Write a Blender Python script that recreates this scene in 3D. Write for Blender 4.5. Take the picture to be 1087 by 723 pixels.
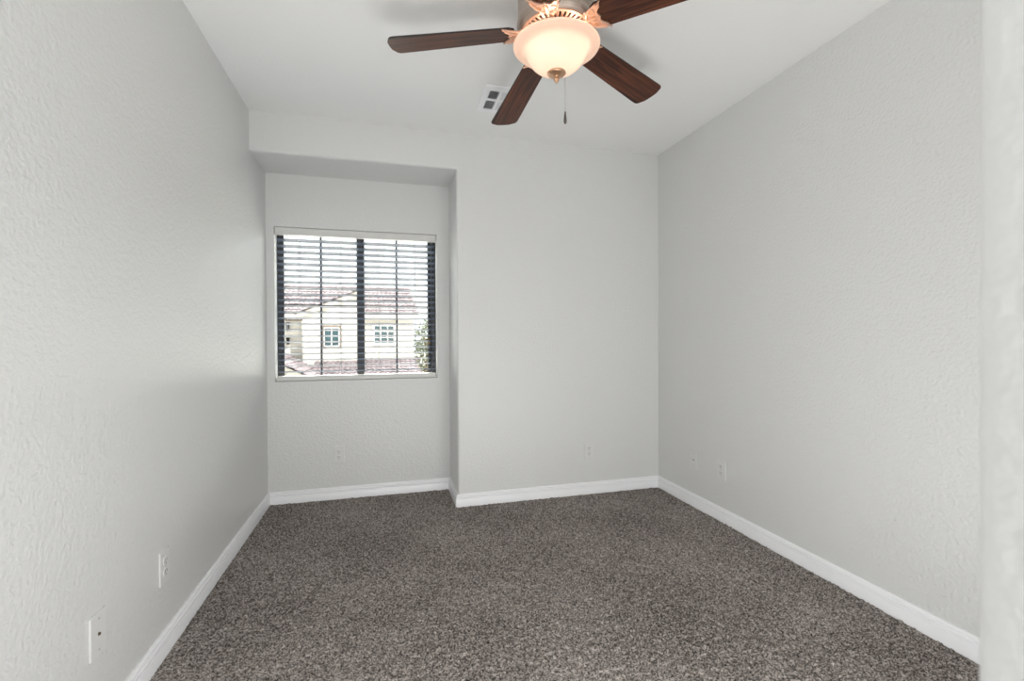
import bpy, bmesh, math, random
import numpy as np
from mathutils import Matrix, Vector, noise as mnoise

S = bpy.context.scene
C = S.collection
for o in list(bpy.data.objects):
    bpy.data.objects.remove(o)
random.seed(7)
RAD = math.radians
PI = math.pi

# ------------------------------------------------------------------ room dimensions (metres)
H = 2.44
XL, XR = -0.7624, 1.9388
YB, YN = 3.0254, 3.4021
XN, ZN = 0.4505, 2.205
YF = 0.228                      # room face of the front wall
YE = -1.80                      # hall end behind the doorway
WX0, WX1, WZ0, WZ1 = -0.714, 0.359, 0.818, 1.853   # window opening

# ------------------------------------------------------------------ camera
cam_d = bpy.data.cameras.new('camera')
cam = bpy.data.objects.new('camera', cam_d)
C.objects.link(cam)
pitch, roll, yaw = -0.0082, -0.0044, 0.2650
fw = Vector((math.sin(yaw), math.cos(yaw), 0)); rt = Vector((math.cos(yaw), -math.sin(yaw), 0)); up = Vector((0, 0, 1))
fw2 = fw*math.cos(pitch) + up*math.sin(pitch); up2 = up*math.cos(pitch) - fw*math.sin(pitch)
rt3 = rt*math.cos(roll) + up2*math.sin(roll); up3 = up2*math.cos(roll) - rt*math.sin(roll)
cam.matrix_world = Matrix(((rt3.x, up3.x, -fw2.x, 0), (rt3.y, up3.y, -fw2.y, 0), (rt3.z, up3.z, -fw2.z, 1.1123), (0, 0, 0, 1)))
cam_d.sensor_fit = 'HORIZONTAL'
cam_d.sensor_width = 36.0
cam_d.lens = 493.65/1087*36.0
cam_d.clip_start = 0.02
cam_d.clip_end = 500
cam_d.dof.use_dof = True
cam_d.dof.focus_distance = 2.4
cam_d.dof.aperture_fstop = 3.6
S.camera = cam

# ------------------------------------------------------------------ sky, sun, large area lights, exposure
W = bpy.data.worlds.new('World'); S.world = W; W.use_nodes = True
wn = W.node_tree.nodes; wl = W.node_tree.links
bg = wn['Background']
tc = wn.new('ShaderNodeTexCoord'); sx = wn.new('ShaderNodeSeparateXYZ'); rp = wn.new('ShaderNodeValToRGB')
wl.new(tc.outputs['Generated'], sx.inputs[0]); wl.new(sx.outputs['Z'], rp.inputs[0]); wl.new(rp.outputs[0], bg.inputs[0])
rp.color_ramp.elements[0].position = 0.205; rp.color_ramp.elements[0].color = (0.93, 0.97, 1.0, 1)
rp.color_ramp.elements[1].position = 0.27; rp.color_ramp.elements[1].color = (1.0, 0.97, 0.925, 1)
# unseen bright sky added ahead to light the left wall, calmer sky elsewhere
mr = wn.new('ShaderNodeMapRange'); mr.interpolation_type = 'SMOOTHSTEP'
my = wn.new('ShaderNodeMapRange'); my.interpolation_type = 'SMOOTHSTEP'
wl.new(sx.outputs['Z'], mr.inputs['Value']); wl.new(sx.outputs['Y'], my.inputs['Value'])
mr.inputs['From Min'].default_value = 0.21; mr.inputs['From Max'].default_value = 0.32
mr.inputs['To Min'].default_value = 0.0; mr.inputs['To Max'].default_value = 32.0
my.inputs['From Min'].default_value = 0.1; my.inputs['From Max'].default_value = 0.7
mu = wn.new('ShaderNodeMath'); mu.operation = 'MULTIPLY_ADD'
wl.new(mr.outputs[0], mu.inputs[0]); wl.new(my.outputs[0], mu.inputs[1]); mu.inputs[2].default_value = 1.7
wl.new(mu.outputs[0], bg.inputs[1])

sd = bpy.data.lights.new('sun', 'SUN'); sd.energy = 7.0; sd.angle = RAD(0.6); sd.color = (1.0, 0.97, 0.93)
sun = bpy.data.objects.new('sun', sd); C.objects.link(sun)
sun.rotation_euler = Vector((-0.45, 0.55, -0.75)).to_track_quat('-Z', 'Y').to_euler()

def area(name, loc, direction, sx_, sy_, energy, color=(1, 1, 1)):
    d = bpy.data.lights.new(name, 'AREA'); d.shape = 'RECTANGLE'; d.size = sx_; d.size_y = sy_; d.energy = energy; d.color = color
    o = bpy.data.objects.new(name, d); C.objects.link(o); o.location = loc
    o.rotation_euler = Vector(direction).to_track_quat('-Z', 'Y').to_euler()
    return o
area('hall_fill', (0.6, YE+0.06, 0.55), (0, 1, 0.22), 2.5, 0.9, 41, (0.985, 0.998, 1.0))  # unseen fill added behind the camera to light the walls evenly
area('corner_fill', (-0.52, 0.50, 1.30), (1, 0.85, 0.10), 0.30, 2.0, 9, (0.985, 0.998, 1.0))  # added fill out of frame, brightening the right and back walls
area('lower_fill', (0.55, 0.62, 0.16), (0, 1, 0.9), 1.3, 0.60, 18, (0.985, 0.998, 1.0))  # added low fill, unseen, aimed up at ceiling and back wall

S.view_settings.view_transform = 'Standard'
S.view_settings.look = 'None'
S.view_settings.exposure = 0.06
S.view_settings.gamma = 1.0
S.view_settings.use_curve_mapping = False

# ------------------------------------------------------------------ materials
def new_mat(name, col, rough=0.5, metal=0.0, spec=0.5):
    m = bpy.data.materials.new(name); m.use_nodes = True
    b = m.node_tree.nodes['Principled BSDF']
    b.inputs['Base Color'].default_value = (*col, 1); b.inputs['Roughness'].default_value = rough
    b.inputs['Metallic'].default_value = metal; b.inputs['Specular IOR Level'].default_value = spec
    return m, m.node_tree.nodes, m.node_tree.links, b

def add_bump(n, l, b, scale, dist, strength=1.0, detail=2.0, coord='Object', stretch=None):
    t = n.new('ShaderNodeTexCoord'); nz = n.new('ShaderNodeTexNoise'); bp = n.new('ShaderNodeBump')
    nz.inputs['Scale'].default_value = scale; nz.inputs['Detail'].default_value = detail
    src = t.outputs[coord]
    if stretch:
        mp = n.new('ShaderNodeMapping'); mp.inputs['Scale'].default_value = stretch
        l.new(src, mp.inputs[0]); src = mp.outputs[0]
    l.new(src, nz.inputs['Vector']); l.new(nz.outputs['Fac'], bp.inputs['Height'])
    bp.inputs['Distance'].default_value = dist; bp.inputs['Strength'].default_value = strength
    l.new(bp.outputs[0], b.inputs['Normal'])
    return nz, t

def vary(n, l, b, col, scale, amount, stretch=None):
    """slight mottling of the thing's own colour"""
    t = n.new('ShaderNodeTexCoord'); nz = n.new('ShaderNodeTexNoise'); r = n.new('ShaderNodeValToRGB')
    nz.inputs['Scale'].default_value = scale; nz.inputs['Detail'].default_value = 4
    src = t.outputs['Object']
    if stretch:
        mp = n.new('ShaderNodeMapping'); mp.inputs['Scale'].default_value = stretch
        l.new(src, mp.inputs[0]); src = mp.outputs[0]
    l.new(src, nz.inputs['Vector']); l.new(nz.outputs['Fac'], r.inputs[0])
    r.color_ramp.elements[0].position = .3; r.color_ramp.elements[1].position = .7
    r.color_ramp.elements[0].color = (*[c*(1-amount) for c in col], 1)
    r.color_ramp.elements[1].color = (*[min(1, c*(1+amount)) for c in col], 1)
    l.new(r.outputs[0], b.inputs['Base Color'])
    return r

# painted drywall with orange-peel texture
m_wall, n, l, b = new_mat('wall_paint', (0.71, 0.71, 0.697), 0.36, 0, 0.5)
nz, t = add_bump(n, l, b, 78, 0.0034, 0.8, 1.0)
nz.inputs['Roughness'].default_value = .62
m_ceil, n, l, b = new_mat('ceiling_paint', (0.90, 0.898, 0.885), 0.7, 0, 0.2)
add_bump(n, l, b, 75, 0.002, 0.35, 2.0)
m_trim, n, l, b = new_mat('trim_gloss_paint', (0.93, 0.93, 0.94), 0.3, 0, 0.5)
vary(n, l, b, (0.93, 0.93, 0.94), 8, 0.01)
m_plastic, n, l, b = new_mat('white_plastic', (0.73, 0.725, 0.71), 0.32, 0, 0.5)
vary(n, l, b, (0.73, 0.725, 0.71), 30, 0.01)
m_slot, n, l, b = new_mat('dark_slot', (0.05, 0.048, 0.045), 0.6)
vary(n, l, b, (0.05, 0.048, 0.045), 50, 0.1)
m_screw, n, l, b = new_mat('painted_screw', (0.55, 0.54, 0.52), 0.35, 0.3)
vary(n, l, b, (0.55, 0.54, 0.52), 60, 0.05)
m_brass, n, l, b = new_mat('dull_brass', (0.16, 0.12, 0.07), 0.35, 0.9)
vary(n, l, b, (0.16, 0.12, 0.07), 60, 0.1)

# cut pile carpet: each tuft its own shade of grey brown
m_carpet, n, l, b = new_mat('carpet', (0.15, 0.13, 0.115), 0.95, 0, 0.05)
t = n.new('ShaderNodeTexCoord')
v1 = n.new('ShaderNodeTexVoronoi'); v1.inputs['Scale'].default_value = 230
nz = n.new('ShaderNodeTexNoise'); nz.inputs['Scale'].default_value = 170; nz.inputs['Detail'].default_value = 3; nz.inputs['Roughness'].default_value = .7
nb = n.new('ShaderNodeTexNoise'); nb.inputs['Scale'].default_value = 2.2; nb.inputs['Detail'].default_value = 2
sp = n.new('ShaderNodeSeparateColor')
for q in (v1, nz, nb): l.new(t.outputs['Object'], q.inputs['Vector'])
l.new(v1.outputs['Color'], sp.inputs[0])
mx = n.new('ShaderNodeMath'); mx.operation = 'MULTIPLY_ADD'; l.new(sp.outputs[0], mx.inputs[0]); mx.inputs[1].default_value = .55
ms = n.new('ShaderNodeMath'); ms.operation = 'MULTIPLY'; l.new(nz.outputs['Fac'], ms.inputs[0]); ms.inputs[1].default_value = .55
l.new(ms.outputs[0], mx.inputs[2])
ma = n.new('ShaderNodeMath'); ma.operation = 'MULTIPLY_ADD'; l.new(nb.outputs['Fac'], ma.inputs[0]); ma.inputs[1].default_value = .22; l.new(mx.outputs[0], ma.inputs[2])
r = n.new('ShaderNodeValToRGB')
r.color_ramp.elements[0].position = .36; r.color_ramp.elements[0].color = (0.040, 0.033, 0.028, 1)
r.color_ramp.elements[1].position = .98; r.color_ramp.elements[1].color = (0.64, 0.58, 0.535, 1)
e = r.color_ramp.elements.new(.62); e.color = (0.225, 0.198, 0.178, 1)
l.new(ma.outputs[0], r.inputs[0]); l.new(r.outputs[0], b.inputs['Base Color'])

# fan: walnut blades, bronze housing, copper castings
def wood(name, c0, c1, rough):
    m, n, l, b = new_mat(name, c0, rough, 0, 0.3)
    t = n.new('ShaderNodeTexCoord'); mp = n.new('ShaderNodeMapping'); mp.inputs['Scale'].default_value = (3.5, 60, 20)
    nz = n.new('ShaderNodeTexNoise'); nz.inputs['Scale'].default_value = 1.0; nz.inputs['Detail'].default_value = 5; nz.inputs['Distortion'].default_value = .8
    r = n.new('ShaderNodeValToRGB'); r.color_ramp.elements[0].position = .32; r.color_ramp.elements[1].position = .72
    r.color_ramp.elements[0].color = (*c0, 1); r.color_ramp.elements[1].color = (*c1, 1)
    l.new(t.outputs['Object'], mp.inputs[0]); l.new(mp.outputs[0], nz.inputs['Vector']); l.new(nz.outputs['Fac'], r.inputs[0]); l.new(r.outputs[0], b.inputs['Base Color'])
    return m
m_blade = wood('walnut_blade', (0.020, 0.007, 0.004), (0.150, 0.046, 0.021), 0.38)
m_bladeedge, n, l, b = new_mat('blade_edge', (0.012, 0.008, 0.007), 0.5)
vary(n, l, b, (0.012, 0.008, 0.007), 40, .2)
m_copper, n, l, b = new_mat('copper_casting', (0.78, 0.50, 0.37), 0.38, 0.75)
vary(n, l, b, (0.78, 0.50, 0.37), 45, 0.10)
m_bronze, n, l, b = new_mat('brushed_bronze', (0.50, 0.41, 0.35), 0.36, 0.85)
vary(n, l, b, (0.50, 0.41, 0.35), 3, 0.14, (1, 1, 60))
m_duct, n, l, b = new_mat('duct_shade', (0.012, 0.012, 0.012), 0.9)
vary(n, l, b, (0.012, 0.012, 0.012), 30, 0.1)
m_recess_shade, n, l, b = new_mat('recess_shade', (0.06, 0.03, 0.02), 0.6, 0.2)
vary(n, l, b, (0.06, 0.03, 0.02), 30, 0.2)
m_finial, n, l, b = new_mat('antique_copper', (0.66, 0.40, 0.25), 0.3, 0.9)
vary(n, l, b, (0.66, 0.40, 0.25), 40, 0.12)
m_chain, n, l, b = new_mat('chain_metal', (0.5, 0.47, 0.43), 0.3, 0.9)
vary(n, l, b, (0.5, 0.47, 0.43), 200, .1)
m_weight, n, l, b = new_mat('pull_weight_wood', (0.10, 0.085, 0.075), 0.4, 0.1)
vary(n, l, b, (0.10, 0.085, 0.075), 100, .2)

# frosted alabaster glass bowl with bulbs inside, plus an even glow added to the glass
m_bowl = bpy.data.materials.new('alabaster_glass'); m_bowl.use_nodes = True
n = m_bowl.node_tree.nodes; l = m_bowl.node_tree.links; n.clear()
out = n.new('ShaderNodeOutputMaterial'); tr = n.new('ShaderNodeBsdfTranslucent'); df = n.new('ShaderNodeBsdfDiffuse'); gl = n.new('ShaderNodeBsdfGlossy')
m1 = n.new('ShaderNodeMixShader'); m2 = n.new('ShaderNodeMixShader'); fr = n.new('ShaderNodeFresnel')
t = n.new('ShaderNodeTexCoord'); nz = n.new('ShaderNodeTexNoise'); nz.inputs['Scale'].default_value = 9; nz.inputs['Detail'].default_value = 3; nz.inputs['Distortion'].default_value = 1.5
r = n.new('ShaderNodeValToRGB'); r.color_ramp.elements[0].color = (0.62, 0.485, 0.41, 1); r.color_ramp.elements[1].color = (0.68, 0.545, 0.47, 1)
l.new(t.outputs['Object'], nz.inputs['Vector']); l.new(nz.outputs['Fac'], r.inputs[0]); l.new(r.outputs[0], tr.inputs[0]); l.new(r.outputs[0], df.inputs[0])
m1.inputs[0].default_value = .5; l.new(tr.outputs[0], m1.inputs[1]); l.new(df.outputs[0], m1.inputs[2])
fr.inputs[0].default_value = 1.3; gl.inputs['Roughness'].default_value = .25
l.new(fr.outputs[0], m2.inputs[0]); l.new(m1.outputs[0], m2.inputs[1]); l.new(gl.outputs[0], m2.inputs[2]); em = n.new('ShaderNodeEmission'); em.inputs[0].default_value = (1.0, .70, .49, 1); em.inputs[1].default_value = .36
ad = n.new('ShaderNodeAddShader'); l.new(m2.outputs[0], ad.inputs[0]); l.new(em.outputs[0], ad.inputs[1]); l.new(ad.outputs[0], out.inputs[0])

def emit_mat(name, col, strength):
    m = bpy.data.materials.new(name); m.use_nodes = True
    n = m.node_tree.nodes; l = m.node_tree.links; n.clear()
    o = n.new('ShaderNodeOutputMaterial'); e = n.new('ShaderNodeEmission'); e.inputs[0].default_value = (*col, 1); e.inputs[1].default_value = strength
    l.new(e.outputs[0], o.inputs[0]); return m
m_bulb = emit_mat('bulb_glow', (1.0, 0.85, 0.70), 5)

# window and blind
m_frame, n, l, b = new_mat('dark_bronze_frame', (0.050, 0.050, 0.052), 0.4, 0.2)
vary(n, l, b, (0.050, 0.050, 0.052), 20, 0.1)
m_slat, n, l, b = new_mat('shaded_slat', (0.10, 0.125, 0.17), 0.4, 0, 0.5)  # shade and sky tint put into the slat colour
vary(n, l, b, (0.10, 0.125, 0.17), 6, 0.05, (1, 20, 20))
m_valance, n, l, b = new_mat('blind_valance', (0.70, 0.695, 0.67), 0.45)
vary(n, l, b, (0.70, 0.695, 0.67), 6, 0.02, (1, 20, 20))
m_cord, n, l, b = new_mat('blind_cord', (0.35, 0.36, 0.38), 0.8)
vary(n, l, b, (0.35, 0.36, 0.38), 100, 0.1)
m_glass = bpy.data.materials.new('window_glass'); m_glass.use_nodes = True
n = m_glass.node_tree.nodes; l = m_glass.node_tree.links; n.clear()
out = n.new('ShaderNodeOutputMaterial'); tp = n.new('ShaderNodeBsdfTransparent'); gl = n.new('ShaderNodeBsdfGlossy'); mxs = n.new('ShaderNodeMixShader'); lw = n.new('ShaderNodeLayerWeight'); mm = n.new('ShaderNodeMath')
tp.inputs[0].default_value = (0.95, 0.97, 0.96, 1); gl.inputs['Roughness'].default_value = .02; lw.inputs[0].default_value = .15
mm.operation = 'MULTIPLY'; mm.inputs[1].default_value = .5; l.new(lw.outputs['Fresnel'], mm.inputs[0])
l.new(mm.outputs[0], mxs.inputs[0]); l.new(tp.outputs[0], mxs.inputs[1]); l.new(gl.outputs[0], mxs.inputs[2]); l.new(mxs.outputs[0], out.inputs[0])

# outdoors
def ext(name, col, scale=2, am=.08, rough=.9):
    m, n, l, b = new_mat(name, col, rough, 0, 0.1); vary(n, l, b, col, scale, am); return m
m_stucco = ext('cream_stucco', (0.58, 0.555, 0.51), 1.5, .05)
m_tile = ext('clay_tile', (0.20, 0.17, 0.182), 3.0, .35)
m_fascia = ext('fascia_board', (0.78, 0.72, 0.66), 2, .05)
m_surround = ext('taupe_surround', (0.22, 0.17, 0.14), 2, .08)
m_white = ext('white_window_trim', (0.85, 0.85, 0.84), 2, .03)
m_pane, n, l, b = new_mat('teal_window_pane', (0.04, 0.075, 0.085), 0.15, 0, 0.5)
vary(n, l, b, (0.04, 0.075, 0.085), 1.5, .25)
m_iron = ext('black_iron', (0.02, 0.02, 0.02), 5, .1, .5)
m_ground = ext('pale_concrete', (0.46, 0.45, 0.42), .6, .1)
m_leaf = ext('pale_leaf', (0.17, 0.19, 0.12), 6, .3)
m_bark = ext('bark', (0.20, 0.15, 0.11), 10, .3)

# ------------------------------------------------------------------ helpers
def link(name, bm, mat, parent=None, smooth=False, recalc=True):
    if recalc: bmesh.ops.recalc_face_normals(bm, faces=bm.faces)
    me = bpy.data.meshes.new(name); bm.to_mesh(me); bm.free()
    for m in (mat if isinstance(mat, (list, tuple)) else [mat]): me.materials.append(m)
    if smooth:
        for p in me.polygons: p.use_smooth = True
    o = bpy.data.objects.new(name, me); C.objects.link(o)
    if parent: o.parent = parent
    return o

def autosmooth(o, ang=35):
    me = o.data
    for p in me.polygons: p.use_smooth = True
    bm = bmesh.new(); bm.from_mesh(me)
    for e in bm.edges:
        e.smooth = not (len(e.link_faces) == 2 and e.calc_face_angle(0) > RAD(ang))
    bm.to_mesh(me); bm.free()
    return o

def structure(o): o['kind'] = 'structure'; return o

def thing(name, label, cat, loc=(0, 0, 0), rot=(0, 0, 0), group=None):
    o = bpy.data.objects.new(name, None); C.objects.link(o); o.empty_display_size = .05
    o.location = loc; o.rotation_euler = rot
    o['label'] = label; o['category'] = cat
    if group: o['group'] = group
    return o

def box(bm, x0, x1, y0, y1, z0, z1, bev=0, seg=2, M=None):
    g = bmesh.ops.create_cube(bm, size=1)
    vs = g['verts']
    for v in vs:
        v.co = Vector(((x0+x1)/2 + v.co.x*(x1-x0), (y0+y1)/2 + v.co.y*(y1-y0), (z0+z1)/2 + v.co.z*(z1-z0)))
    if bev:
        es = list({e for v in vs for e in v.link_edges})
        rr = bmesh.ops.bevel(bm, geom=es, offset=bev, segments=seg, affect='EDGES', profile=.5)
        vs = list({v for f in rr['faces'] for v in f.verts} | {v for v in vs if v.is_valid})
    if M is not None:
        allv = set(vs); stack = list(vs)
        while stack:
            v = stack.pop()
            for e in v.link_edges:
                w = e.other_vert(v)
                if w not in allv: allv.add(w); stack.append(w)
        for v in allv: v.co = M @ v.co
    return vs

def prism(bm, pts, axis, a, bb, bev_edges=None):
    """polygon in the two other axes extruded along axis from a to bb"""
    def mk(p, t):
        if axis == 'y': return (p[0], t, p[1])
        if axis == 'x': return (t, p[0], p[1])
        return (p[0], p[1], t)
    A = [bm.verts.new(mk(p, a)) for p in pts]; B = [bm.verts.new(mk(p, bb)) for p in pts]
    k = len(pts)
    f0 = bm.faces.new(A); f1 = bm.faces.new(B[::-1])
    for i in range(k): bm.faces.new((A[i], A[(i+1) % k], B[(i+1) % k], B[i]))
    return A, B, f0, f1

def lathe(bm, prof, seg=48, M=None, a0=0, a1=2*PI):
    full = abs(a1-a0-2*PI) < 1e-6
    rings = []
    for (r_, z_) in prof:
        ring = []
        for i in range(seg if full else seg+1):
            a = a0 + (a1-a0)*i/seg
            co = Vector((r_*math.cos(a), r_*math.sin(a), z_))
            ring.append(bm.verts.new(M @ co if M is not None else co))
        rings.append(ring)
    for i in range(len(rings)-1):
        k = len(rings[i])
        for j in range(k if full else k-1):
            bm.faces.new((rings[i][j], rings[i][(j+1) % k], rings[i+1][(j+1) % k], rings[i+1][j]))
    return rings

def tube(bm, pts, rad, seg=8, closed=False):
    pts = [Vector(p) for p in pts]; rings = []; k = len(pts)
    for i, p in enumerate(pts):
        if closed: d = pts[(i+1) % k] - pts[i-1]
        else: d = pts[min(i+1, k-1)] - pts[max(i-1, 0)]
        d.normalize(); u = d.orthogonal() if abs(d.z) > .95 else d.cross(Vector((0, 0, 1)))
        u.normalize(); w = d.cross(u)
        rr = rad[i] if isinstance(rad, (list, tuple)) else rad
        rings.append([bm.verts.new(p + u*rr*math.cos(2*PI*j/seg) + w*rr*math.sin(2*PI*j/seg)) for j in range(seg)])
    for i in range(k if closed else k-1):
        A, B = rings[i], rings[(i+1) % k]
        for j in range(seg): bm.faces.new((A[j], A[(j+1) % seg], B[(j+1) % seg], B[j]))
    if not closed:
        bm.faces.new(rings[0][::-1]); bm.faces.new(rings[-1])

def copy_tree(o, parent=None):
    c = o.copy(); C.objects.link(c)
    if parent: c.parent = parent
    for ch in list(o.children): copy_tree(ch, c)
    return c

# ------------------------------------------------------------------ room shell
T = 0.14
# left wall runs straight on into the window niche
bm = bmesh.new(); box(bm, XL-T, XL, YE, YN+.16, -.02, H)
structure(link('wall_left', bm, m_wall))
bm = bmesh.new(); box(bm, XR, XR+T, YE, YB+.3, -.02, H)
structure(link('wall_right', bm, m_wall))

# back wall: solid to the right of the niche, header and soffit above it, rounded drywall corners
bm = bmesh.new()
pts = [(XN, -.02), (XR+T, -.02), (XR+T, H), (XL, H), (XL, ZN), (XN, ZN)]
A, B, f0, f1 = prism(bm, pts, 'y', YB, YN)
bmesh.ops.recalc_face_normals(bm, faces=bm.faces)
es = [e for e in bm.edges if {e.verts[0], e.verts[1]} in ({A[0], A[5]}, {A[4], A[5]})]
bmesh.ops.bevel(bm, geom=es, offset=.019, segments=6, affect='EDGES', profile=.5)
autosmooth(structure(link('wall_back', bm, m_wall)), 40)

# niche wall with the window opening
bm = bmesh.new()
xs = [XL, WX0, WX1, XN+.02]; zs = [-.02, WZ0, WZ1, H]
for yy in (YN, YN+.16):
    g = [[bm.verts.new((x, yy, z)) for z in zs] for x in xs]
    for i in range(3):
        for j in range(3):
            if (i, j) != (1, 1): bm.faces.new((g[i][j], g[i+1][j], g[i+1][j+1], g[i][j+1]))
    if yy == YN: g0 = g
ring = [(1, 1), (2, 1), (2, 2), (1, 2)]
for k in range(4):
    a, b_ = ring[k], ring[(k+1) % 4]
    bm.faces.new((g0[a[0]][a[1]], g0[b_[0]][b_[1]], g[b_[0]][b_[1]], g[a[0]][a[1]]))
bmesh.ops.recalc_face_normals(bm, faces=bm.faces)
rv = {g0[i][j] for i, j in ring}
es = [e for e in bm.edges if e.verts[0] in rv and e.verts[1] in rv]
bmesh.ops.bevel(bm, geom=es, offset=.006, segments=3, affect='EDGES', profile=.5)
autosmooth(structure(link('wall_niche', bm, m_wall)), 40)

# front wall: the rounded edge of the doorway beside the lens
bm = bmesh.new()
vs = box(bm, 0.385, 0.80, YF-.12, YF, -.02, H)
es = [e for e in bm.edges if all(abs(v.co.x-.385) < 1e-5 for v in e.verts) and abs(e.verts[0].co.z-e.verts[1].co.z) > 1]
bmesh.ops.bevel(bm, geom=es, offset=.022, segments=8, affect='EDGES', profile=.5)
autosmooth(structure(link('wall_front', bm, m_wall)), 40)
bm = bmesh.new(); box(bm, XL, XR, YE-.1, YE, -.02, H)
structure(link('wall_hall', bm, m_wall))
# ceiling
bm = bmesh.new(); box(bm, XL-T, XR+T, YE-.1, YN+.16, H, H+.15)
structure(link('ceiling', bm, m_ceil))

# carpeted floor: a tufted surface, every tuft a little higher or lower
def carpet():
    st = 0.0075
    x = np.arange(XL-.03, XR+.03, st); y = np.arange(YE, YN+.05, st)
    # only what the lens can see is tufted finely
    rng = np.random.default_rng(3)
    X, Y = np.meshgrid(x, y, indexing='ij')
    Z = rng.uniform(-.005, .0055, X.shape)
    Z += .0015*np.sin(X*9)*np.sin(Y*7+1)
    X = X + rng.uniform(-.003, .003, X.shape); Y = Y + rng.uniform(-.003, .003, Y.shape)
    co = np.stack([X, Y, Z], -1).reshape(-1, 3)
    nx, ny = X.shape
    idx = np.arange(nx*ny).reshape(nx, ny)
    q = np.stack([idx[:-1, :-1], idx[1:, :-1], idx[1:, 1:], idx[:-1, 1:]], -1).reshape(-1, 4)
    me = bpy.data.meshes.new('floor')
    me.vertices.add(len(co)); me.vertices.foreach_set('co', co.ravel())
    me.loops.add(q.size); me.loops.foreach_set('vertex_index', q.ravel())
    me.polygons.add(len(q)); me.polygons.foreach_set('loop_start', np.arange(0, q.size, 4)); me.polygons.foreach_set('loop_total', np.full(len(q), 4))
    me.polygons.foreach_set('use_smooth', np.ones(len(q), bool))
    me.update(); me.validate()
    me.materials.append(m_carpet)
    o = bpy.data.objects.new('floor', me); C.objects.link(o)
    return structure(o)
carpet()

# baseboards: moulded profile (offset from wall, height), mitred at every corner
BP = [(0, 0), (.0160, 0), (.0160, .047), (.0150, .0495), (.0105, .0515), (.0105, .0540), (.0150, .0560), (.0150, .0640), (.0135, .0655), (.0085, .0670), (.0085, .0695), (.0110, .0710), (.0105, .0765), (.006, .083), (0, .083)]
path = [(XL, YE), (XL, YN), (XN, YN), (XN, YB), (XR, YB), (XR, YF)]
names = ['baseboard_left', 'baseboard_niche', 'baseboard_return', 'baseboard_back', 'baseboard_right']
def seg_n(i):
    d = Vector(path[i+1]) - Vector(path[i]); d.normalize()
    return Vector((d.y, -d.x))
for i in range(5):
    bm = bmesh.new(); ends = []
    for k in (i, i+1):
        na = seg_n(i)
        nb_ = na
        if k == i and i > 0: nb_ = seg_n(i-1)
        if k == i+1 and i < 4: nb_ = seg_n(i+1)
        mv = (na + nb_) / (1 + na.dot(nb_))
        ends.append([bm.verts.new((path[k][0] + mv.x*o_, path[k][1] + mv.y*o_, z_)) for o_, z_ in BP])
    A, B = ends; k = len(BP)
    for j in range(k): bm.faces.new((A[j], A[(j+1) % k], B[(j+1) % k], B[j]))
    bm.faces.new(A[::-1]); bm.faces.new(B)
    autosmooth(structure(link(names[i], bm, m_trim)), 25)

# ------------------------------------------------------------------ window in the niche
win = thing('window_1', 'dark framed sliding window in the niche behind the blind', 'window', ((WX0+WX1)/2, YN+.12, WZ0))
structure(win)
del win['label'], win['category']
wx0, wx1, wh = WX0-win.location.x, WX1-win.location.x, WZ1-WZ0
def wbox(name, x0, x1, y0, y1, z0, z1, mat=m_frame, parent=win, bev=.003):
    bm = bmesh.new(); box(bm, x0, x1, y0, y1, z0, z1, bev, 1); return link(name, bm, mat, parent)
bm = bmesh.new()
FW = .030; FB = .011
for a in ((wx0, wx0+FW, 0, wh), (wx1-FW, wx1, 0, wh), (wx0+FW, wx1-FW, 0, FB), (wx0+FW, wx1-FW, wh-FB, wh)):
    box(bm, a[0], a[1], -.035, .035, a[2], a[3], .003, 1)
frame = link('window_frame', bm, m_frame, win)
xm = -0.172 - win.location.x      # meeting stile
def sash(name, x0, x1, yc, sl, sr):
    bm = bmesh.new()
    z0, z1 = FB, wh-FB
    for a in ((x0, x0+sl, z0, z1), (x1-sr, x1, z0, z1), (x0+sl, x1-sr, z0, z0+.014), (x0+sl, x1-sr, z1-.014, z1)):
        box(bm, a[0], a[1], yc-.012, yc+.012, a[2], a[3], .002, 1)
    s = link(name, bm, m_frame, win)
    bm = bmesh.new(); box(bm, x0+sl, x1-sr, yc-.002, yc+.002, z0+.014, z1-.014)
    link('glass_pane', bm, m_glass, s)
    xc = (x0+sl + x1-sr)/2; zc = wh/2
    bm = bmesh.new()
    box(bm, xc-.0065, xc+.0065, yc-.009, yc+.009, z0+.014, z1-.014)
    box(bm, x0+sl, xc-.0065, yc-.009, yc+.009, zc-.0065, zc+.0065)
    box(bm, xc+.0065, x1-sr, yc-.009, yc+.009, zc-.0065, zc+.0065)
    link('muntin', bm, m_frame, s)
    return s
sash('sliding_sash', wx0+FW, xm+.026, -.012, .010, .052)
s2 = sash('fixed_sash', xm-.012, wx1-FW, .014, .038, .025)
bm = bmesh.new()
lx = wx1-FW-.018
box(bm, lx-.014, lx+.010, -.030, .002, .235, .290, .004, 2)
box(bm, lx-.030, lx-.008, -.040, -.026, .268, .284, .004, 2)
link('latch', bm, m_brass, s2)

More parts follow.
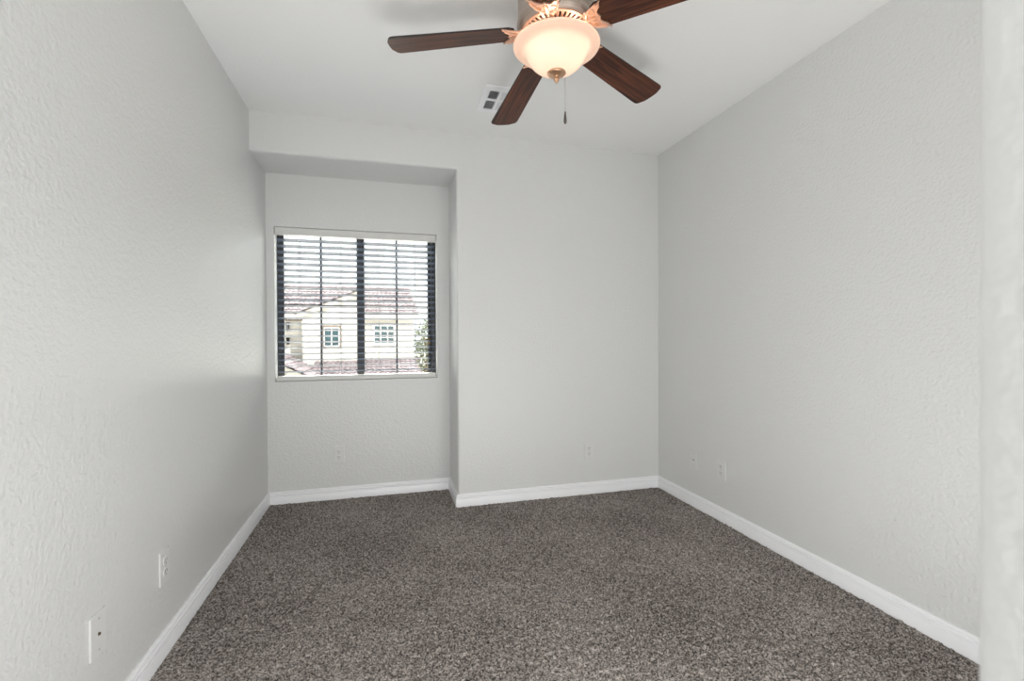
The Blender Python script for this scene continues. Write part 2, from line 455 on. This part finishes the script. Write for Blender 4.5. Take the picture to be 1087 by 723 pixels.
# ------------------------------------------------------------------ horizontal blind
blind = thing('window_blind', 'open horizontal slat blind hanging in front of the niche window', 'blind', (-.1775, YN+.036, WZ1))
bx0, bx1 = -.5235, .5235
bm = bmesh.new()
box(bm, bx0-.008, bx1+.008, -.038, -.029, -.050, -.004, .002, 2)      # valance board
box(bm, bx0-.008, bx0+.001, -.030, .010, -.050, -.004, .002, 1)       # its returns
box(bm, bx1-.001, bx1+.008, -.030, .010, -.050, -.004, .002, 1)
link('valance', bm, m_valance, blind)
bm = bmesh.new(); box(bm, bx0+.002, bx1-.002, -.024, .026, -.046, -.003, .002, 1)
link('headrail', bm, m_valance, blind)
NS, PT = 23, .0405
TILT = RAD(12)
slat_me = None
for i in range(NS):
    zc = -.082 - i*PT
    if slat_me is None:
        bm = bmesh.new()
        top, bot = [], []
        for k in range(9):
            y = -.025 + .05*k/8
            cz = .0022*(1-(2*k/8-1)**2)
            th = .0013 if k in (0, 8) else .0015
            top.append((y, cz+th)); bot.append((y, cz-th))
        prism(bm, top + bot[::-1], 'x', bx0, bx1)
        s = link('slat', bm, m_slat, blind); autosmooth(s, 50); slat_me = s.data
    else:
        s = bpy.data.objects.new('slat', slat_me); C.objects.link(s); s.parent = blind
    s.location = (0, 0, zc); s.rotation_euler = (-TILT, 0, 0)
zb = -.082 - NS*PT + .006
bm = bmesh.new(); box(bm, bx0-.004, bx1+.004, -.030, .026, zb-.025, zb+.006, .004, 3)
rail = link('bottom_rail', bm, m_valance, blind)
for X in (-.565, -.300, -.045, .207):
    bm = bmesh.new()
    for yy in (-.0262, .0262):
        tube(bm, [(X+.1775, yy, -.05), (X+.1775, yy, zb+.004)], .0009, 6)
    for i in range(NS):
        zc = -.082 - i*PT - .004
        tube(bm, [(X+.1775, -.0262, zc+math.tan(TILT)*.0262), (X+.1775, .0262, zc-math.tan(TILT)*.0262)], .0006, 4)
    link('ladder_cord', bm, m_cord, blind)
bm = bmesh.new(); tube(bm, [(-.636+.1775, -.029, -.05), (-.636+.1775, -.0285, -.66)], .0010, 6)
lathe(bm, [(.001, -.655), (.005, -.665), (.006, -.69), (.001, -.70)], 10, Matrix.Translation((-.636+.1775, -.0285, 0)))
link('lift_cord', bm, m_cord, blind)

# ------------------------------------------------------------------ wall plates
def plate_mesh(bm, w=.072, h=.116, d=.006):
    box(bm, -w/2, w/2, -d, 0, -h/2, h/2, .0022, 2)

def make_outlet(label, loc, rotz):
    t = thing('electrical_outlet', label, 'outlet', loc, (0, 0, rotz), 'wall outlets')
    bm = bmesh.new(); plate_mesh(bm); link('cover_plate', bm, m_plastic, t)
    for s in (-1, 1):
        bm = bmesh.new()
        pts = []
        for k in range(24):
            a = 2*PI*k/24
            pts.append((.0168*math.cos(a), max(-.0135, min(.0135, .0168*math.sin(a))) + s*.0195))
        prism(bm, pts, 'y', -.0085, -.005)
        rc = link('receptacle', bm, m_plastic, t)
        bm = bmesh.new()
        z = s*.0195
        box(bm, -.0078, -.0052, -.0088, -.008, z-.001, z+.0085)
        box(bm, .0052, .0078, -.0088, -.008, z+.000, z+.0078)
        lathe(bm, [(.0027, 0), (.0027, .0008), (.0001, .0008)], 12, Matrix.Translation((0, -.0080, z-.0075)) @ Matrix.Rotation(PI/2, 4, 'X'))
        link('slot', bm, m_slot, rc)
    bm = bmesh.new()
    lathe(bm, [(.0036, .0055), (.0034, .0072), (.0001, .0078)], 14, Matrix.Rotation(PI/2, 4, 'X'))
    link('screw', bm, m_screw, t)
    return t

def make_cable(label, loc, rotz):
    t = thing('cable_plate', label, 'cable plate', loc, (0, 0, rotz), 'cable wall plates')
    bm = bmesh.new(); plate_mesh(bm); link('cover_plate', bm, m_plastic, t)
    bm = bmesh.new(); R_ = Matrix.Rotation(PI/2, 4, 'X')
    lathe(bm, [(.0050, .0055), (.0050, .0068), (.0038, .0070), (.0038, .0095), (.0028, .0098), (.0001, .0085)], 6, R_)
    link('coaxial_jack', bm, m_brass, t)
    for s in (-1, 1):
        bm = bmesh.new(); lathe(bm, [(.0033, .0055), (.0031, .0070), (.0001, .0075)], 14, Matrix.Translation((0, 0, s*.042)) @ R_)
        link('screw', bm, m_screw, t)
    return t
ZO = .306
make_outlet('white duplex outlet on the niche wall below the window', (-.316, YN, ZO), 0)
make_outlet('white duplex outlet on the back wall right of the niche', (1.380, YB, ZO-.002), 0)
make_outlet('white duplex outlet on the right wall, nearer to the camera than the small jack plate', (XR, 2.355, ZO+.003), -PI/2)
make_outlet('white duplex outlet on the left wall, behind the cable plate', (XL, 1.899, ZO+.002), PI/2)
make_cable('white cable plate on the left wall nearest the camera, with one dark jack', (XL, 1.506, ZO+.005), PI/2)
make_cable('small white jack plate on the right wall nearest the back corner', (XR, 2.613, ZO-.002), -PI/2)

# ------------------------------------------------------------------ ceiling air register
vx0, vx1, vy0, vy1 = .518, .702, 2.402, 2.688
reg = thing('air_vent', 'white ceiling air register partly hidden behind a fan blade', 'vent', ((vx0+vx1)/2, (vy0+vy1)/2, H))
px, py = (vx1-vx0)/2, (vy1-vy0)/2
holes = [(-.061, -.007), (.007, .061)]
hy = [(-.102, -.013), (.002, .102)]
bm = bmesh.new()
xs = sorted({-px, px, *[v for h in holes for v in h]}); ys = sorted({-py, py, *[v for h in hy for v in h]})
for z in (-.010, -.004):
    g = [[bm.verts.new((x, y, z if 0 < i < len(xs)-1 and 0 < j < len(ys)-1 else z+.004)) for j, y in enumerate(ys)] for i, x in enumerate(xs)]
    for i in range(len(xs)-1):
        for j in range(len(ys)-1):
            if i in (1, 3) and j in (1, 3): continue
            bm.faces.new((g[i][j], g[i+1][j], g[i+1][j+1], g[i][j+1]))
    if z == -.010: g0 = g
bmesh.ops.bridge_loops(bm, edges=[e for e in bm.edges if e.is_boundary and all(abs(abs(v.co.x)-px) < 1e-6 or abs(abs(v.co.y)-py) < 1e-6 for v in e.verts)])
for i in (1, 3):
    for j in (1, 3):
        c = [(i, j), (i+1, j), (i+1, j+1), (i, j+1)]
        for k in range(4):
            a, b_ = c[k], c[(k+1) % 4]
            bm.faces.new((g0[a[0]][a[1]], g0[b_[0]][b_[1]], g[b_[0]][b_[1]], g[a[0]][a[1]]))
link('vent_plate', bm, m_trim, reg)
bm = bmesh.new(); box(bm, -.07, .07, -.11, .11, -.0012, -.0004)
link('duct_shade_sheet', bm, m_duct, reg)  # flat black sheet standing in for the shade up the duct
for hx_, tilt in ((holes[0], 1), (holes[1], -1)):
    for hh in hy:
        bm = bmesh.new()
        for k in range(6):
            xc = hx_[0] + (hx_[1]-hx_[0])*(k+.5)/6
            M = Matrix.Translation((xc, (hh[0]+hh[1])/2, -.0065)) @ Matrix.Rotation(RAD(17 if tilt > 0 else -42), 4, 'Y')
            box(bm, -.0007, .0007, -(hh[1]-hh[0])/2, (hh[1]-hh[0])/2, -.0042, .0042, 0, 1, M)
        link('louver', bm, m_trim, reg)

# ------------------------------------------------------------------ ceiling fan with light bowl
FX, FY = .6357, 1.677
fan = thing('ceiling_fan', 'bronze ceiling fan with five dark wood blades and a lit glass bowl', 'ceiling fan', (FX, FY, H))
ZB, ZR = 2.281-H, 2.221-H          # blade plane, bowl rim
# housing against the ceiling
bm = bmesh.new()
lathe(bm, [(.001, 0), (.150, 0), (.152, -.006), (.150, -.014), (.146, -.020), (.146, -.125), (.149, -.131), (.151, -.141), (.149, -.151), (.144, -.157), (.140, -.165), (.134, -.169), (.130, -.167), (.128, -.145), (.001, -.145)], 72)
autosmooth(link('motor_housing', bm, m_bronze, fan), 30)
# pierced sunburst plate under the motor
zp = -.1685
bm = bmesh.new()
def ringf(r0, r1, z0, z1):
    lathe(bm, [(r0, z0), (r1, z0), (r1, z1), (r0, z1), (r0, z0)], 80)
ringf(.060, .084, zp-.004, zp)
ringf(.122, .133, zp-.003, zp+.001)
for k in range(40):
    a = 2*PI*k/40
    M = Matrix.Rotation(a, 4, 'Z') @ Matrix.Translation((.103, 0, zp-.0015))
    vs = box(bm, -.0195, .0195, -.0046, .0046, -.002, .002, 0, 1, M)
autosmooth(link('sunburst_plate', bm, m_copper, fan), 30)
bm = bmesh.new(); lathe(bm, [(.055, zp+.010), (.126, zp+.010), (.126, zp+.012), (.055, zp+.012), (.055, zp+.010)], 48)
link('slot_shade_plate', bm, m_recess_shade, fan)  # dark plate in place of the shade seen through the slots
# fitter that carries the bowl
bm = bmesh.new()
lathe(bm, [(.062, zp+.012), (.062, zp-.008), (.075, zp-.012), (.085, zp-.018), (.083, zp-.024), (.020, zp-.026), (.008, zp-.028), (.006, ZR-.100), (.001, ZR-.100)], 48)
autosmooth(link('light_fitter', bm, m_copper, fan), 30)
# bowl
prof = [(.1610, .0015), (.1640, -.0005), (.1650, -.0030), (.1630, -.0065), (.1580, -.0095), (.1500, -.0115), (.1470, -.0135), (.1440, -.0140), (.1340, -.0165), (.1250, -.0220), (.1190, -.0310), (.1130, -.0430), (.1050, -.0560), (.0940, -.0690), (.0800, -.0810), (.0620, -.0920), (.0420, -.1000), (.0200, -.1040), (.0060, -.1045)]
bm = bmesh.new(); lathe(bm, [(r_, ZR+z_) for r_, z_ in prof], 80)
bowl = link('bowl_shade', bm, m_bowl, fan, smooth=True)
# finial
bm = bmesh.new()
zf = ZR-.1045
lathe(bm, [(.002, zf+.004), (.034, zf+.0045), (.0365, zf+.001), (.034, zf-.003), (.026, zf-.007), (.014, zf-.0095), (.0085, zf-.012), (.0075, zf-.016), (.0105, zf-.019), (.0115, zf-.023), (.009, zf-.028), (.0045, zf-.032), (.0035, zf-.036), (.0005, zf-.038)], 36)
link('finial', bm, m_finial, fan, smooth=True)
# two bulbs inside the bowl
for s in (-1, 1):
    bm = bmesh.new()
    M = Matrix.Translation((s*.045, -.030, ZR-.008)) @ Matrix.Rotation(RAD(s*12), 4, 'Y')
    lathe(bm, [(.0005, -.026), (.010, -.0245), (.016, -.019), (.0180, -.010), (.016, 0), (.0120, .010), (.0100, .018), (.0100, .030), (.0005, .030)], 20, M)
    link('light_bulb', bm, m_bulb, fan, smooth=True)
    ld = bpy.data.lights.new('bulb_light', 'POINT'); ld.energy = 1.15; ld.color = (1.0, .81, .68); ld.shadow_soft_size = .022
    lo = bpy.data.objects.new('bulb_light', ld); C.objects.link(lo); lo.parent = fan; lo.location = (s*.045, -.030, ZR-.010)
    ld.use_shadow = True
# blades with cast irons
def blade_outline():
    pts = []
    r0, r1, w0, w1 = .160, .646, .056, .0705
    pts.append((r0, -w0*.80)); pts.append((r0+.02, -w0))
    pts.append((r1-.05, -w1))
    for k in range(7):
        a = -PI/2 + (PI/2)*k/6*.86; pts.append((r1-.026+.022*math.cos(a)-.004, -w1+.022+.022*math.sin(a)))
    for k in range(1, 6):
        u = -1+2*k/6; pts.append((r1+.004*(1-u*u)-.002, u*(w1-.022)))
    for k in range(7):
        a = .07*PI + (PI/2-.07*PI)*k/6; pts.append((r1-.026+.022*math.cos(a)-.004, w1-.022+.022*math.sin(a)))
    pts.append((r1-.05, w1)); pts.append((r0+.02, w0)); pts.append((r0, w0*.80))
    return pts
def make_blade():
    bm = bmesh.new(); A, B, f0, f1 = prism(bm, blade_outline(), 'z', -.003, .003)
    bmesh.ops.recalc_face_normals(bm, faces=bm.faces)
    bmesh.ops.bevel(bm, geom=[e for e in f0.edges] + [e for e in f1.edges], offset=.0012, segments=2, affect='EDGES')
    for f in bm.faces:
        f.material_index = 1 if abs(f.normal.z) < .5 else 0
    return link('blade', bm, [m_blade, m_bladeedge], fan)
def scallop(y):
    u = abs(y)/.060
    return .184 + .030*u**2.0 - .008*abs(math.sin(u*PI*1.5))
def make_iron(bl):
    # flat crescent casting with a scalloped edge, curled rims and pierced leaves, and an arm to the motor
    bm = bmesh.new()
    ny = 40; inner, outer = [], []
    for k in range(ny+1):
        y = -.060 + .12*k/ny; u = abs(y)/.060
        outer.append((scallop(y), y)); inner.append((.132 + .074*u**2.6, y*.97))
    pts = outer + inner[::-1]
    def slab(z0, z1):
        a = [bm.verts.new((p[0], p[1], z0)) for p in outer]; b2 = [bm.verts.new((p[0], p[1], z0)) for p in inner]
        c = [bm.verts.new((p[0], p[1], z1)) for p in outer]; d = [bm.verts.new((p[0], p[1], z1)) for p in inner]
        for i in range(ny):
            bm.faces.new((a[i], a[i+1], b2[i+1], b2[i])); bm.faces.new((c[i], d[i], d[i+1], c[i+1]))
            bm.faces.new((a[i], c[i], c[i+1], a[i+1])); bm.faces.new((b2[i], b2[i+1], d[i+1], d[i]))
        bm.faces.new((a[0], b2[0], d[0], c[0])); bm.faces.new((a[-1], c[-1], d[-1], b2[-1]))
    slab(-.0080, -.0032)
    tube(bm, [(p[0], p[1], -.0085) for p in inner[2:-2]], .0042, 8)
    tube(bm, [(p[0]-.001, p[1], -.0082) for p in outer], .0022, 6)
    for s in (-1, 1):
        tube(bm, [(.158+.012*math.cos(a), s*.029+.013*math.sin(a), -.0085) for a in [2*PI*k/18 for k in range(18)]], .0026, 6, True)
    # arm
    tube(bm, [(.085, 0, .012), (.112, 0, .006), (.128, 0, -.002), (.145, 0, -.0055), (.176, 0, -.006)], [.014, .013, .012, .010, .006], 10)
    for s in (-1, 1):
        tube(bm, [(.088, s*.012, .012), (.115, s*.024, .004), (.130, s*.028, -.003), (.148, s*.030, -.006)], [.007, .007, .006, .005], 8)
    ir = link('blade_iron', bm, m_copper, bl); autosmooth(ir, 40)
    bm = bmesh.new()
    for s in (-1, 1):
        leaf = []
        for k in range(16):
            a = 2*PI*k/16; leaf.append((.158+.009*math.cos(a), s*.029+.010*math.sin(a)))
        prism(bm, leaf, 'z', -.0086, -.0079)
    prism(bm, [(.146, 0), (.155, -.009), (.167, -.007), (.174, 0), (.167, .007), (.155, .009)], 'z', -.0125, -.0079)
    link('pierced_leaf', bm, m_finial, ir)
    for (xx, yy) in ((.182, -.034), (.176, 0), (.182, .034)):
        bm = bmesh.new(); lathe(bm, [(.0045, -.0030), (.0042, -.0048), (.0002, -.0058)], 12, Matrix.Translation((xx+.012, yy, 0)))
        link('blade_screw', bm, m_brass, ir)
    return ir
first = make_blade(); make_iron(first)
angs = [26.0, 94.6, 161.7, 236.5, 309.0]
droop = [3.2, 7.4, 3.0, 4.0, 4.0]
for k, a in enumerate(angs):
    bl = first if k == 0 else copy_tree(first, fan)
    M = Matrix.Rotation(RAD(a), 4, 'Z') @ Matrix.Rotation(RAD(droop[k]), 4, 'Y') @ Matrix.Rotation(RAD(-11), 4, 'X')
    bl.matrix_local = Matrix.Translation((0, 0, ZB)) @ M
# pull chain on the far side of the fitter
cx_, cy_ = .096, .152
ch0 = ZR+.006
pc_bm = bmesh.new()
tube(pc_bm, [(.042, .066, ch0+.004), (cx_*.7, cy_*.7, ch0+.009), (cx_, cy_, ch0+.004), (cx_, cy_, ch0-.004)], .0015, 6)
zz = ch0-.004
ZC = -.385
tube(pc_bm, [(cx_, cy_, zz), (cx_, cy_, ZC)], .0007, 6)
while zz > ZC:
    bmesh.ops.create_icosphere(pc_bm, subdivisions=1, radius=.0014, matrix=Matrix.Translation((cx_, cy_, zz))); zz -= .0055
chain = link('pull_chain', pc_bm, m_chain, fan)
bm = bmesh.new(); lathe(bm, [(.0012, ZC+.002), (.0035, ZC-.004), (.0045, ZC-.016), (.0062, ZC-.034), (.0066, ZC-.042), (.0045, ZC-.050), (.0004, ZC-.053)], 16, Matrix.Translation((cx_, cy_, 0)))
link('pull_weight', bm, m_weight, chain, smooth=True)

# ------------------------------------------------------------------ outdoors: the house across the street
GZ = -2.95
bm = bmesh.new(); box(bm, -60, 60, 5.5, 110, GZ-.3, GZ)
structure(link('ground', bm, m_ground))

def tile_roof(name, eave0, eave1, ridge0, ridge1, parent, pitch_=.245, row=.36, amp=.045):
    """barrel-tile slope between an eave line and a ridge line: waves across, steps at each course"""
    e0, e1, r0, r1 = map(Vector, (eave0, eave1, ridge0, ridge1))
    nrm = (e1-e0).cross(r0-e0); nrm.normalize()
    if nrm.z < 0: nrm = -nrm
    L = (e1-e0).length; Sl = ((r0+r1)/2-(e0+e1)/2).length
    nu = max(8, int(L/pitch_*8)); rows = max(2, int(Sl/row))
    bm = bmesh.new(); grid = []
    for j in range(rows):
        for (vv, dz) in ((j/rows, .055), ((j+.98)/rows, .0)):
            ln = []
            for i in range(nu+1):
                u = i/nu
                base = (e0.lerp(e1, u)).lerp(r0.lerp(r1, u), vv)
                xx = u*L
                ph = (xx/pitch_) % 1.0
                w = math.sqrt(max(0, 1-(2*ph-1)**2)) if True else 0
                ln.append(bm.verts.new(base + nrm*(amp*(w*1.5-.5) + dz)))
            grid.append(ln)
    for a, b_ in zip(grid[:-1], grid[1:]):
        for i in range(nu): bm.faces.new((a[i], a[i+1], b_[i+1], b_[i]))
    # closed underside so the slope has its own thickness
    low = [[bm.verts.new(p - nrm*.06) for p in (e0, e1)], [bm.verts.new(p - nrm*.06) for p in (r0, r1)]]
    bm.faces.new((low[0][0], low[0][1], low[1][1], low[1][0]))
    return autosmooth(link(name, bm, m_tile, parent, recalc=False), 60)

def ridge_caps(name, p0, p1, parent, rad=.13, step=.38):
    p0, p1 = Vector(p0), Vector(p1); L = (p1-p0).length; k = int(L/step); bm = bmesh.new()
    for i in range(k):
        a = p0.lerp(p1, i/k); b_ = p0.lerp(p1, (i+1.1)/k)
        tube(bm, [a, b_], [rad, rad*.8], 10)
    return link(name, bm, m_tile, parent, smooth=False)

house = thing('neighbouring_house', 'cream stucco house with a clay tile roof across the street', 'house', (0, 26, GZ))
house_inv = Matrix.Translation((0, -26, -GZ))
def hbox(name, x0, x1, y0, y1, z0, z1, mat, parent=house, bev=0):
    bm = bmesh.new(); box(bm, x0, x1, y0, y1, z0, z1, bev, 1, house_inv); return link(name, bm, mat, parent)
def h(p): return (p[0], p[1]-26, p[2]-GZ)
XH0, XH1 = -9.5, 1.50
bm = bmesh.new()
prism(bm, [h((XH0, 0, GZ))[0:1] + (GZ-GZ,), (XH1, 0), (XH1, 2.36-GZ), (XH0, 2.36-GZ)], 'y', .15, 7.5)
link('house_wall', bm, m_stucco, house)
# projecting wing with a raking roof edge
bm = bmesh.new()
prism(bm, [(-4.02, 0), (-1.30, 0), (-1.30, 3.42-GZ), (-4.02, 2.30-GZ)], 'y', -.75, 1.6)
link('wing_wall', bm, m_stucco, house)
tile_roof('main_roof', h((XH0-.3, 25.75, 2.36)), h((XH1+.22, 25.75, 2.36)), h((XH0-.3, 29.2, 4.00)), h((1.36, 29.2, 4.00)), house)
tile_roof('rear_roof', h((XH0-.3, 33.9, 2.36)), h((XH1+.22, 33.9, 2.36)), h((XH0-.3, 29.3, 4.00)), h((1.36, 29.3, 4.00)), house)
ridge_caps('ridge_cap', h((XH0-.3, 29.25, 4.02)), h((1.40, 29.25, 4.02)), house)
ridge_caps('hip_cap', h((1.40, 29.2, 4.0)), h((XH1+.2, 25.8, 2.42)), house, .11)
hbox('fascia', XH0-.3, -4.05, 25.78, 25.86, 2.12, 2.30, m_fascia)
hbox('fascia', -1.30, XH1+.2, 25.78, 25.86, 2.12, 2.30, m_fascia)
tile_roof('wing_roof', h((-4.35, 24.95, 2.30)), h((-4.35, 27.9, 2.30)), h((-1.28, 24.95, 3.56)), h((-1.28, 27.9, 3.56)), house)
bm = bmesh.new()
M = house_inv @ Matrix.Translation((-4.25, 25.10, 2.20)) @ Matrix.Rotation(-math.atan2(1.26, 3.07), 4, 'Y')
box(bm, 0, 3.25, -.06, .02, -.10, .10, 0, 1, M)
link('rake_board', bm, m_fascia, house)
hbox('trim_band', -9.3, -4.05, 26.05, 26.16, 1.98, 2.10, m_surround)
# windows
def hwin(x0, x1, z0, z1, yf, surround, cols, rows):
    w = hbox('house_window', x0-.10, x1+.10, yf-.05, yf+.02, z0-.08, z1+.10, surround)
    hbox('pane', x0, x1, yf-.065, yf-.045, z0, z1, m_pane, w)
    bm = bmesh.new(); fwid = .04
    for a in ((x0, x0+fwid, z0, z1), (x1-fwid, x1, z0, z1), (x0, x1, z0, z0+fwid), (x0, x1, z1-fwid, z1)):
        box(bm, a[0], a[1], yf-.085, yf-.06, a[2], a[3], 0, 1, house_inv)
    for k in range(1, cols):
        x = x0+(x1-x0)*k/cols; box(bm, x-.02, x+.02, yf-.085, yf-.06, z0, z1, 0, 1, house_inv)
    for k in range(1, rows):
        z = z0+(z1-z0)*k/rows; box(bm, x0, x1, yf-.083, yf-.062, z-.012, z+.012, 0, 1, house_inv)
    link('window_trim', bm, m_white, w)
hwin(-3.02, -2.28, .66, 1.62, 25.25, m_surround, 2, 1)
hwin(-.62, .46, .76, 1.76, 26.13, m_white, 3, 3)
# lower roof along the front and a small gabled entry
hbox('garage_wall', -3.3, 1.6, 23.4, 26.0, GZ, -.72, m_stucco)
tile_roof('garage_roof', h((-3.45, 23.0, -.72)), h((1.75, 23.0, -.72)), h((-3.45, 25.3, -.10)), h((1.75, 25.3, -.10)), house)
ridge_caps('garage_ridge', h((-1.3, 25.28, -.06)), h((1.75, 25.28, -.06)), house, .10)
hbox('entry_wall', -6.4, -3.5, 22.3, 25.9, GZ, -.55, m_stucco)
tile_roof('entry_roof', h((-3.15, 22.0, -.62)), h((-3.15, 25.9, -.62)), h((-4.9, 22.0, .26)), h((-4.9, 25.9, .26)), house)
tile_roof('entry_roof', h((-6.65, 22.0, -.62)), h((-6.65, 25.9, -.62)), h((-4.9, 22.0, .26)), h((-4.9, 25.9, .26)), house)
bm = bmesh.new(); prism(bm, [(-6.4, -.58-GZ), (-3.4, -.58-GZ), (-4.9, .18-GZ)], 'y', -3.7, -.2); link('entry_gable', bm, m_stucco, house)
# two small dark fixtures on the cream wall
for z in (.93, 1.70):
    bm = bmesh.new()
    box(bm, -4.91, -4.79, 25.98, 26.16, z-.17, z+.15, .03, 1, house_inv)
    box(bm, -4.94, -4.76, 25.95, 26.16, z+.13, z+.19, .02, 1, house_inv)
    link('shutter_dog', bm, m_iron, house)

# trees
def tree(name, label, x, y, zc, rad, hgt, nleaf, seed):
    rnd = random.Random(seed)
    t = thing(name, label, 'tree', (x, y, GZ))
    bm = bmesh.new(); zt = zc-GZ
    tube(bm, [(0, 0, 0), (.05, .02, zt*.4), (-.03, 0, zt*.75), (0, 0, zt+hgt*.3)], [.13, .11, .08, .03], 10)
    for k in range(9):
        a = k*2.4; z0 = zt*.55 + zt*.05*k
        tube(bm, [(0, 0, z0), (math.cos(a)*rad*.4, math.sin(a)*rad*.4, z0+.5), (math.cos(a)*rad*.75, math.sin(a)*rad*.75, z0+.8)], [.05, .035, .012], 6)
    link('trunk', bm, m_bark, t)
    bm = bmesh.new()
    for k in range(nleaf):
        while True:
            p = Vector((rnd.uniform(-1, 1), rnd.uniform(-1, 1), rnd.uniform(-1, 1)))
            if .25 < p.length < 1: break
        p = Vector((p.x*rad, p.y*rad, zt + p.z*hgt))
        R_ = Matrix.Rotation(rnd.uniform(0, 6.28), 4, 'Z') @ Matrix.Rotation(rnd.uniform(-1, 1), 4, 'X') @ Matrix.Rotation(rnd.uniform(0, 6.28), 4, 'Z')
        s = rnd.uniform(.05, .10)
        vs = [bm.verts.new(p + (R_ @ Vector(q))*s) for q in ((-1, 0, 0), (-.3, -.45, .12), (.6, -.35, .05), (1.1, 0, -.1), (.6, .35, .05), (-.3, .45, .12))]
        bm.faces.new(vs)
    link('foliage', bm, m_leaf, t, recalc=False)
tree('street_tree', 'pale leafy tree beside the right end of the neighbouring house', 1.83, 21.4, .64, .64, 1.28, 1500, 4)
tree('garden_shrub', 'low pale green shrub below the small entry roof', -4.55, 20.6, -1.05, .9, .75, 900, 9)
